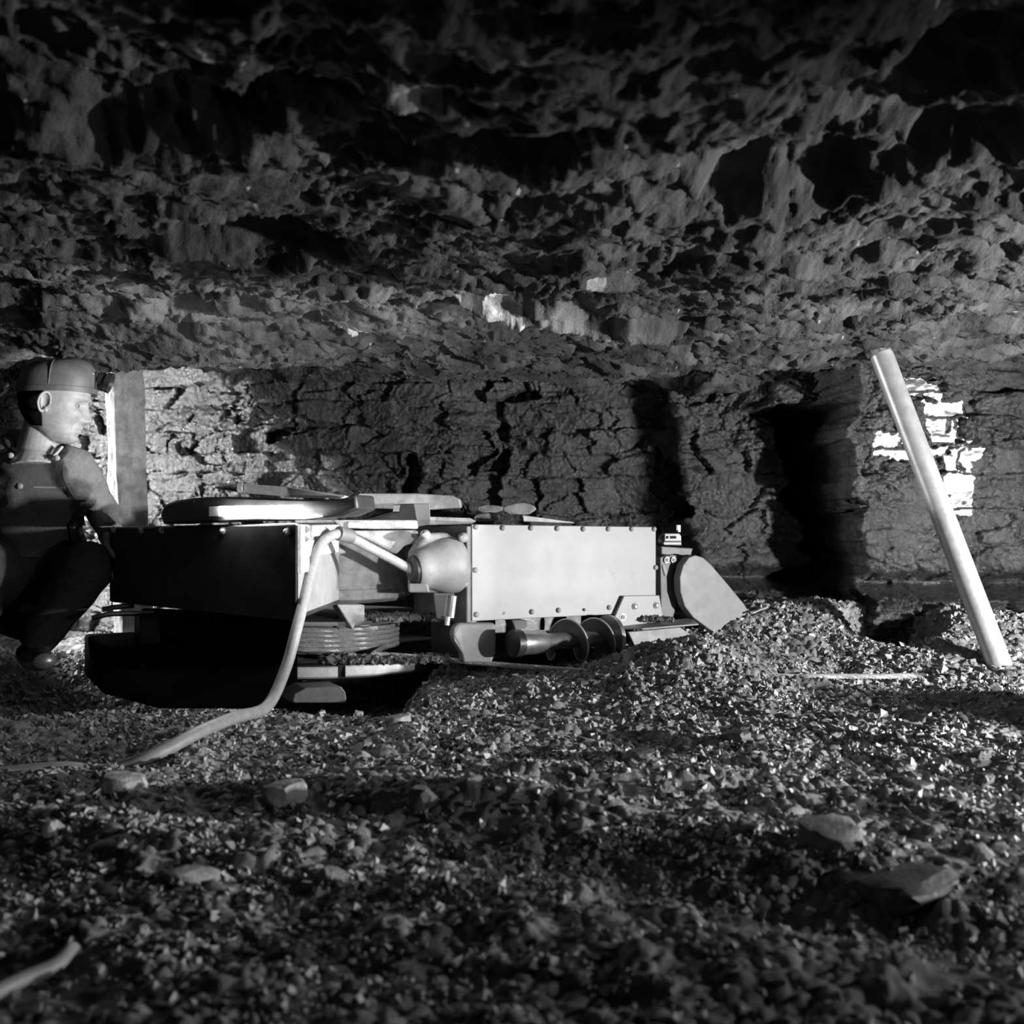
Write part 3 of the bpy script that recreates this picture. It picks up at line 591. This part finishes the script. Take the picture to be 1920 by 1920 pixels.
twisted(mbr, pts, .0085, 6, .05, 5)
cat(mbr.build('wire_rope', M['rope'], smooth=60), 'twisted steel wire rope wound on the drum and running right under the coal heap', 'rope')

pb, pt = P(1884, 1272, 3.13), P(1649, 655, 3.30)
pr = empty('roof_prop', pb, label='leaning steel pipe prop jammed between floor and roof at the right', category='prop')
e = pt-pb
MB().lathe((0,0,0), e, [(0,.030),(0,.036),(.985,.036),(1,.034)], 40).build('pipe', M['pipe'], pr, smooth=40)
MB().lathe(e*.985, e*1.02, [(0,.030),(.0,.045),(.5,.047),(1,.05)], 9).build('head_wedge', M['wood'], pr)
MB().tube([(-.075,-.03,.0), (-.02,-.045,.002), (.03,-.03,.01), (.05,.0,.015)], .006, 8).build('foot_ring', M['pipe'], pr, smooth=50)

# timber post
px_, d_ = 236, 3.95
b0 = P(250, 1190, 3.9); t0 = P(230, 655, 3.98)
rows_ = []; N_ = 40
for i in range(41):
    f_ = i/40; c = b0.lerp(t0, f_); ring = []
    for k in range(N_):
        an = 2*math.pi*k/N_; cc_, ss_ = math.cos(an), math.sin(an)
        r = .062/max(abs(cc_), abs(ss_))**.75; r *= 1+.05*math.sin(7*an+f_*9)+.03*math.sin(23*an+f_*31)+.025*random.uniform(-1, 1)
        x_, y_ = cc_*r, ss_*r*.9; ra = math.radians(40); ring.append(c+Vector((x_*math.cos(ra)-y_*math.sin(ra), x_*math.sin(ra)+y_*math.cos(ra), 0)))
    rows_.append(ring)
cat(MB().rings(rows_).build('timber_post', M['wood'], smooth=40), 'rough timber roof post beside the crouching miner, lit along its left side', 'post')
MB_ = MB().hexa([P(100,652,4.0),P(132,652,4.0),P(130,667,4.0),P(110,667,4.0),P(100,652,4.15),P(132,652,4.15),P(130,667,4.15),P(110,667,4.15)]).build('roof_peg', M['wood'], bevel=.004)
cat(MB_, 'short timber block at the roof above the miner', 'block')

# ------------------------------------------------------------ the miner
mn = empty('person', (-1.45, 3.12, z_floor(-1.45, 3.12)), label='crouching person in cap and bib overalls leaning on the machine, head turned right', category='person')
MO = mn.location.copy()
def Pm(px, py, d): return P(px, py, d+.12)-MO
hc = Pm(104, 756, 3.03); ang = math.radians(12)
def HD(v):     # head coordinates: x forward, y to his left (away from camera when positive), z up
    x, y, z = v; tl = math.radians(-6); x, z = 1.05*(x*math.cos(tl)-z*math.sin(tl)), 1.05*(x*math.sin(tl)+z*math.cos(tl)); y *= 1.05
    return hc+Vector((x*math.cos(ang)-y*math.sin(ang), x*math.sin(ang)+y*math.cos(ang), z))
zz = [-.118,-.112,-.10,-.085,-.07,-.055,-.04,-.02,0,.02,.04,.06,.08,.10,.115,.122]
fx = [.048,.060,.069,.073,.078,.080,.083,.085,.082,.092,.094,.092,.084,.066,.040,.01]
bx = [.01,-.005,-.025,-.045,-.062,-.076,-.086,-.095,-.100,-.103,-.103,-.099,-.090,-.072,-.046,-.012]
hw = [.012,.028,.042,.052,.059,.064,.068,.071,.073,.074,.074,.072,.066,.052,.032,.01]
def interp(a_, z): return float(np.interp(z, zz, a_))
def gs(v, m_, s_): return math.exp(-((v-m_)/s_)**2)
hr = []
nz, na = 84, 96
for i in range(nz+1):
    z = zz[0]+(zz[-1]-zz[0])*i/nz; f0, b0_, w0 = interp(fx, z), interp(bx, z), interp(hw, z); ring = []
    mid = .012
    for k in range(na):
        an = 2*math.pi*k/na; c, s = math.cos(an), math.sin(an); y = w0*(abs(s)**.92)*(1 if s >= 0 else -1)
        x = mid+(f0-mid)*(abs(c)**.80) if c >= 0 else mid-(mid-b0_)*(abs(c)**.85)
        if c > 0:
            nw = .011+.007*gs(z, -.045, .012); h_ = .008*gs(z, .0, .012)+(.025*max(0, min(1, (.008-z)/.050)) if z > -.044 else .025*sst(-.058, -.044, z))
            x += h_*gs(y, 0, nw)
            x += .006*gs(abs(y), .013, .006)*gs(z, -.046, .008)           # nostril wings
            x -= .014*gs(abs(y), .032, .017)*gs(z, -.002, .012)           # eye sockets
            x += .007*gs(abs(y), .028, .022)*gs(z, .020, .008)            # brow
            x += .008*gs(abs(y), .042, .016)*gs(z, -.028, .014)           # cheekbone
            x -= .008*gs(abs(y), .045, .016)*gs(z, -.064, .016)           # hollow cheek
            x += .007*gs(y, 0, .022)*gs(z, -.067, .005)+.006*gs(y, 0, .020)*gs(z, -.079, .005)
            x -= .005*gs(y, 0, .026)*gs(z, -.073, .0025)                  # mouth line
            x += .007*gs(y, 0, .020)*gs(z, -.103, .010)-.004*gs(y, 0, .025)*gs(z, -.089, .005)
            x -= .005*gs(abs(y), .033-.2*(z+.06), .004)*sst(-.085, -.06, z)*sst(-.03, -.045, z)   # nose to mouth fold
        ring.append(HD((x, y, z)))
    hr.append(ring)
body = MB(); body.rings(hr)
# neck
body.tube([Pm(74,862,3.05), Pm(77,835,3.05), Pm(82,805,3.05), Pm(88,775,3.05)], [(.086,.078),(.070,.066),(.064,.060),(.060,.058)], 28)
body.tube([Pm(74,884,3.05), Pm(72,850,3.06)], [(.13,.09),(.08,.07)], 28)
def hand(mb, wrist, dirv, up, side=1, curl=.5):
    d = Vector(dirv).normalized(); n = (Vector(up)-d*Vector(up).dot(d)).normalized(); s = d.cross(n)*side; w = Vector(wrist)
    mb.tube([w-d*.03, w, w+d*.03, w+d*.07, w+d*.088], [(.028,.020),(.027,.019),(.036,.017),(.041,.015),(.036,.011)], 16)
    for i, (o_, l_, r_) in enumerate(((-.030,.072,.0085),(-.010,.082,.009),(.011,.076,.0087),(.030,.060,.0075))):
        p = w+d*.078+s*o_; q = d.copy(); pts_ = [p-d*.02, p]
        for j in range(3):
            q = (q-n*curl*(.45+.3*j)).normalized(); p = p+q*l_*(.45, .32, .23)[j]; pts_.append(p)
        mb.tube(spline(pts_, 3), r_, 10)
    p = w+d*.02-s*.028; mb.tube(spline([p, p+(d*.7-s*.6-n*.2).normalized()*.035, p+(d*.9-s*.45-n*.45).normalized()*.062, p+(d-s*.25-n*.6).normalized()*.085], 3), .010, 10)
sh_r = Pm(134, 878, 3.06); el_r = Pm(188, 950, 3.26); wr_r = Pm(206, 1018, 3.08)
hd_dir = Vector((.15, -.25, -.9)); body.tube([el_r, wr_r], [.04, .026], 14); hand(body, wr_r, hd_dir, (-.9,-.3,0), 1, .35)
sh_l = Pm(-2, 852, 3.08); el_l = Pm(-42, 960, 2.98); wr_l = Pm(-75, 1060, 2.85)
body.tube([el_l, wr_l], [.04, .026], 14); hand(body, wr_l, (.5,-.3,-.6), (.2,-.9,.3), -1, .5)
body.tube([Pm(70,1090,3.2), Pm(72,985,3.16), Pm(72,900,3.08)], [(.15,.11),(.15,.11),(.15,.09)], 28)
bo = body.build('body', M['skin'], mn, smooth=70)
rm = bo.modifiers.new('r', 'REMESH'); rm.mode = 'VOXEL'; rm.voxel_size = .0035; rm.use_smooth_shade = True
# ears
for sd in (-1, 1):
    mb = MB(); ec = (-.010, sd*.073, -.006)
    rg = []
    for k in range(28):
        an = 2*math.pi*k/28; rx_, rz_ = .0145*(1-.3*gs(math.sin(an), -1, .6)), .028
        cxx, czz = ec[0]-.002+rx_*math.cos(an)+.004*math.sin(an), ec[2]+rz_*math.sin(an)
        rr_ = .0045*(1-.4*(math.cos(an) > .5)); ring = []
        for j in range(8):
            b_ = 2*math.pi*j/8; ring.append(HD((cxx+rr_*math.cos(b_)*math.cos(an), ec[1]+sd*(.010-.008*math.cos(an))+rr_*math.sin(b_), czz+rr_*math.cos(b_)*math.sin(an))))
        rg.append(ring)
    mb.rings(rg, closed=True)
    mb.rings([[HD((ec[0]+r_*.013*math.cos(2*math.pi*k/16), ec[1]+sd*yy, ec[2]+r_*.025*math.sin(2*math.pi*k/16))) for k in range(16)] for r_, yy in ((1,-.006),(1,.006),(.7,.003),(.3,.0))])
    mb.rings([[HD((ec[0]+.003+r_*.006*math.cos(2*math.pi*k/12), ec[1]+sd*yy, ec[2]-.022+r_*.009*math.sin(2*math.pi*k/12))) for k in range(12)] for r_, yy in ((1,.0),(1,.007),(.5,.010))])
    mb.build('ear', M['skin'], mn, smooth=80)
    mb = MB(); e0 = HD((.066, sd*.031, -.003)); f_ = (HD((1,0,0))-HD((0,0,0))).normalized(); mb.lathe(e0-f_*.013, e0+f_*.007, [(.0,.002),(.15,.007),(.5,.0100),(.85,.006),(1,.002)], 16); ey = mb.build('eye', M['eye'], mn, smooth=80)
    MB().lathe(e0+f_*.004, e0+f_*.0078, [(0,.0050),(.6,.004),(1,.001)], 12).build('iris', M['iris'], ey, smooth=80)
    mb = MB(); mb.tube([HD((.078, sd*.020, .019)), HD((.080, sd*.032, .0225)), HD((.070, sd*.046, .018))], [.003,.0038,.002], 8).build('eyebrow', M['hair'], mn, smooth=80)
# hair on the back and side
rg = []
for i in range(22):
    z = -.075+.125*i/21; f0, b0_, w0 = interp(fx, z), interp(bx, z), interp(hw, z); out = []; inn = []
    lim = 74 if z < .0 else 74
    hl_ = -.028+.0 if z < .012 else .02
    for k in range(31):
        an = math.radians(105+150*k/30); c, s = math.cos(an), math.sin(an)
        y = (w0+.006)*s; x = .012-(.012-b0_+.004)*(abs(c)**.85)*(1 if c < 0 else -1)
        if z < -.03 : x = min(x, -.018)
        out.append(HD((x-.0, y, z)))
        inn.append(HD((x*.85, y*.85, z)))
    rg.append(out+inn[::-1])
MB().rings(rg).build('hair', M['hair'], mn, smooth=70)
# cap
def capring(z, grow, dx=0, n=64):
    return [HD((.003+dx+(.098+grow)*math.cos(a_)*(1.0 if math.cos(a_) > 0 else 1.06), (.080+grow)*math.sin(a_), z+.012*math.cos(a_))) for a_ in [2*math.pi*k/n for k in range(n)]]
prof = [(.030,-.012),(.028,.006),(.040,.008),(.048,.008),(.060,.0075),(.082,.006),(.098,.001),(.112,-.010),(.122,-.026),(.128,-.046),(.1305,-.078)]
cp = MB().rings([capring(z, g) for z, g in prof]).build('cap', M['cap'], mn, smooth=60)
MB().rings([capring(z, g) for z, g in ((.029,.004),(.027,.0105),(.043,.0115),(.045,.006))]).build('cap_band', M['cap'], cp, smooth=60)
seam = [HD((.003+.101*math.cos(a_)*0, -.087*math.cos(a_)*0-(.084 if i < 0 else 0), 0)) for i, a_ in enumerate([0])]
MB().tube(spline([HD((-.005, -.087, .045)), HD((-.005, -.086, .085)), HD((-.005, -.076, .106)), HD((-.005, -.05, .121)), HD((-.005, -.02, .1265))], 6), .0022, 8).build('cap_seam', M['cap'], cp, smooth=60)
lb = MB().prism([HD((.098,-.020,.060)), HD((.112,-.020,.052)), HD((.112,-.020,.105)), HD((.096,-.020,.105))], HD((0,.04,0))-HD((0,0,0))).build('lamp_bracket', M['lamp'], cp, bevel=.003)
l0, l1 = HD((.108,0,.088)), HD((.148,0,.078)); MB().lathe(l0, l1, [(0,.018),(.1,.024),(.55,.026),(.6,.031),(1,.033),(1,.028),(.8,.02)], 28).build('cap_lamp', M['lamp'], cp, smooth=40)
MB().lathe(HD((.100,-.023,.098)), HD((.100,-.030,.098)), [(0,.004),(1,.003)], 10).build('rivet', M['bright'], cp, smooth=60)
MB().tube(spline([HD((-.100,-.02,.085)), HD((-.108,-.025,.06)), HD((-.128,-.03,.022)), HD((-.160,-.03,-.015)), HD((-.20,-.02,-.06)), HD((-.24,.05,-.20))], 8), .0045, 8).build('lamp_cord', M['lamp'], cp, smooth=60)
MB().lathe(HD((-.122,-.03,.040)), HD((-.140,-.03,.018)), [(0,.004),(.2,.009),(.8,.009),(1,.004)], 12).build('cord_clip', M['lamp'], cp, smooth=60)
# clothes
def fold(mb, amp, sc, seed):
    for v_ in mb.v:
        n_ = math.sin(v_.x*sc+seed+3*math.sin(v_.z*sc*.7))*math.cos(v_.z*sc*1.3+2*math.sin(v_.x*sc*.6+seed)); v_ += Vector((0, -1, 0))*amp*n_+Vector((amp*.6*math.sin(v_.z*sc*1.7+seed), 0, 0))
    return mb
def seg(mb, pts_, rr_, n=36, k=10):
    sp = spline(pts_, k); ri = []
    m_ = len(pts_)-1
    for i in range(len(sp)):
        t_ = min(i/k, m_-1e-6); j = int(t_); f2 = t_-j; a2 = rr_[j] if isinstance(rr_[j], tuple) else (rr_[j],)*2; b2 = rr_[j+1] if isinstance(rr_[j+1], tuple) else (rr_[j+1],)*2
        ri.append((a2[0]*(1-f2)+b2[0]*f2, a2[1]*(1-f2)+b2[1]*f2))
    mb.tube(sp, ri, n)
sm = MB()
TX = [Pm(70,1120,3.22), Pm(68,1040,3.19), Pm(68,960,3.14), Pm(69,900,3.10), Pm(70,862,3.09), Pm(71,842,3.085)]
seg(sm, TX, [(.165,.13),(.175,.135),(.175,.13),(.165,.115),(.135,.10),(.075,.08)], 48)
seg(sm, [Pm(62,875,3.09), sh_r, Pm(162,915,3.15), el_r, wr_r+Vector((0,0,.03))], [.070,.068,.062,.054,.040], 28)
seg(sm, [Pm(80,858,3.09), sh_l, Pm(-22,900,3.04), el_l, wr_l+Vector((0,0,.03))], [.075,.080,.072,.058,.040], 28)
fold(sm, .008, 44, 1.0)
s_ = sm.build('shirt', M['shirt'], mn, smooth=80)
rm = s_.modifiers.new('r', 'REMESH'); rm.mode = 'VOXEL'; rm.voxel_size = .006; rm.use_smooth_shade = True
tr = MB()
seg(tr, [Pm(70,950,3.16), Pm(70,1010,3.17), Pm(66,1090,3.22), Pm(60,1150,3.28)], [(.13,.09),(.178,.142),(.185,.15),(.15,.14)], 40)
kn = Pm(165,1065,3.02); seg(tr, [Pm(95,1110,3.25), Pm(130,1085,3.12), kn, Pm(110,1140,3.02), Pm(62,1215,3.0)], [.10,.095,.078,.070,.05], 26)
kn2 = Pm(-40,1060,2.85); seg(tr, [Pm(30,1110,3.25), Pm(0,1080,3.05), kn2, Pm(-45,1150,2.95), Pm(-50,1225,3.0)], [.10,.095,.078,.070,.05], 26)
fold(tr, .005, 40, 2.0)
t_ = tr.build('trousers', M['trousers'], mn, smooth=80)
rm = t_.modifiers.new('r', 'REMESH'); rm.mode = 'VOXEL'; rm.voxel_size = .008; rm.use_smooth_shade = True
for px, py, d in ((66,1232,2.99), (-45,1238,2.99)):
    MB().tube([Pm(px-8,py-22,d+.05), Pm(px-6,py,d+.03), Pm(px+8,py+6,d-.06), Pm(px+20,py+8,d-.15)], [(.048,.045),(.048,.042),(.046,.036),(.036,.026)], 20).build('boot', M['lamp'], mn, smooth=80, subsurf=1)
# bib: a fitted sheet in front of the chest
from mathutils.bvhtree import BVHTree
bpy.context.view_layer.update()
_bvh = BVHTree.FromObject(s_, bpy.context.evaluated_depsgraph_get())
def on_shirt(p, off):                   # lay a point on the front of the shirt
    h_ = _bvh.ray_cast(Vector((p.x, p.y-1.0, p.z)), Vector((0, 1, 0)))[0]
    return Vector((p.x, min(h_.y, p.y+.06)-off, p.z)) if h_ else p
def chest(u_, v_, off):   # u -1..1 across, v 0..1 up
    f2 = v_*4.0; pts_ = [Pm(68,1040,3.19), Pm(68,985,3.16), Pm(68,930,3.12), Pm(69,893,3.10), Pm(72,852,3.09)]; rr_ = [(.175,.135),(.176,.133),(.170,.124),(.160,.112),(.120,.098)]
    j = min(int(f2), 3); f2 -= j; c = pts_[j].lerp(pts_[j+1], f2); rx_ = rr_[j][0]*(1-f2)+rr_[j+1][0]*f2; ry_ = rr_[j][1]*(1-f2)+rr_[j+1][1]*f2
    hwid = .118*(1-.35*v_); x_ = max(-.97, min(.97, (u_*hwid+.052)/rx_)); return on_shirt(c+Vector((x_*rx_, -math.sqrt(1-x_*x_)*ry_, 0)), off+.004)
def patch(u0, u1, v0, v1, off, th, name, m, par, nu=24, nv=30, dip=0):
    mb = MB(); fr_ = []; bk = []
    for i in range(nv+1):
        for k in range(nu+1):
            u_ = u0+(u1-u0)*k/nu; v_ = v0+(v1-v0)*i/nv-(dip*(1-abs(2*k/nu-1))*(1-i/nv) if dip else 0); fr_.append(chest(u_, v_, off+th)); bk.append(chest(u_, v_, off))
    n1 = len(fr_); w1 = nu+1; fs = []
    for i in range(nv):
        for k in range(nu):
            a1 = i*w1+k; fs += [(a1, a1+1, a1+w1+1, a1+w1), (n1+a1, n1+a1+w1, n1+a1+w1+1, n1+a1+1)]
    for i in range(nv):
        for k in (0, nu): a1 = i*w1+k; fs.append((a1, a1+w1, n1+a1+w1, n1+a1))
    for k in range(nu):
        for i in (0, nv): a1 = i*w1+k; fs.append((a1, a1+1, n1+a1+1, n1+a1))
    mb.add(fr_+bk, fs); return mb.build(name, M[m], par, smooth=50)
bib = patch(-1, 1, 0, .97, .004, .010, 'bib', 'denim', mn)
patch(-.92, .1, .40, .62, .014, .005, 'pocket', 'denim', bib); patch(-.92, .1, .60, .68, .019, .004, 'pocket_flap', 'denim', bib, dip=.0)
patch(.15, .9, .585, .60, .014, .003, 'pocket_seam', 'shirt', bib, nv=3)
patch(-1, 1, .955, .97, .012, .004, 'bib_hem', 'denim', bib, nv=3)
for u_, v_ in ((-.87, .955), (.85, .93), (-.12, .60)):
    c = chest(u_, v_, .026); MB().lathe(c, c+Vector((0,-.009,0)), [(0,.009),(.6,.009),(1,.004)], 16).build('button', M['bright'], bib, smooth=50)
for side, pts_ in ((-1, [chest(-.86,.95,.012), on_shirt(Pm(28,845,2.99),.008), on_shirt(Pm(18,825,3.02),.006), Pm(4,806,3.07), Pm(-6,808,3.14)]), (1, [chest(.84,.93,.012), on_shirt(Pm(116,850,2.985),.008), on_shirt(Pm(122,838,3.03),.006), Pm(122,830,3.10)])):
    MB().tube(spline(pts_, 8), [(.015,.004)]*(8*(len(pts_)-1)+1), 12).build('strap', M['denim'], bib, smooth=60)
MB().tube(spline([Pm(22,838,3.01), Pm(32,846,2.99), Pm(52,856,2.975), Pm(80,862,2.97), Pm(100,855,2.975), Pm(116,838,3.0)], 8), [(.008,.005)]*41, 10).build('collar', M['trim'], mn, smooth=60)
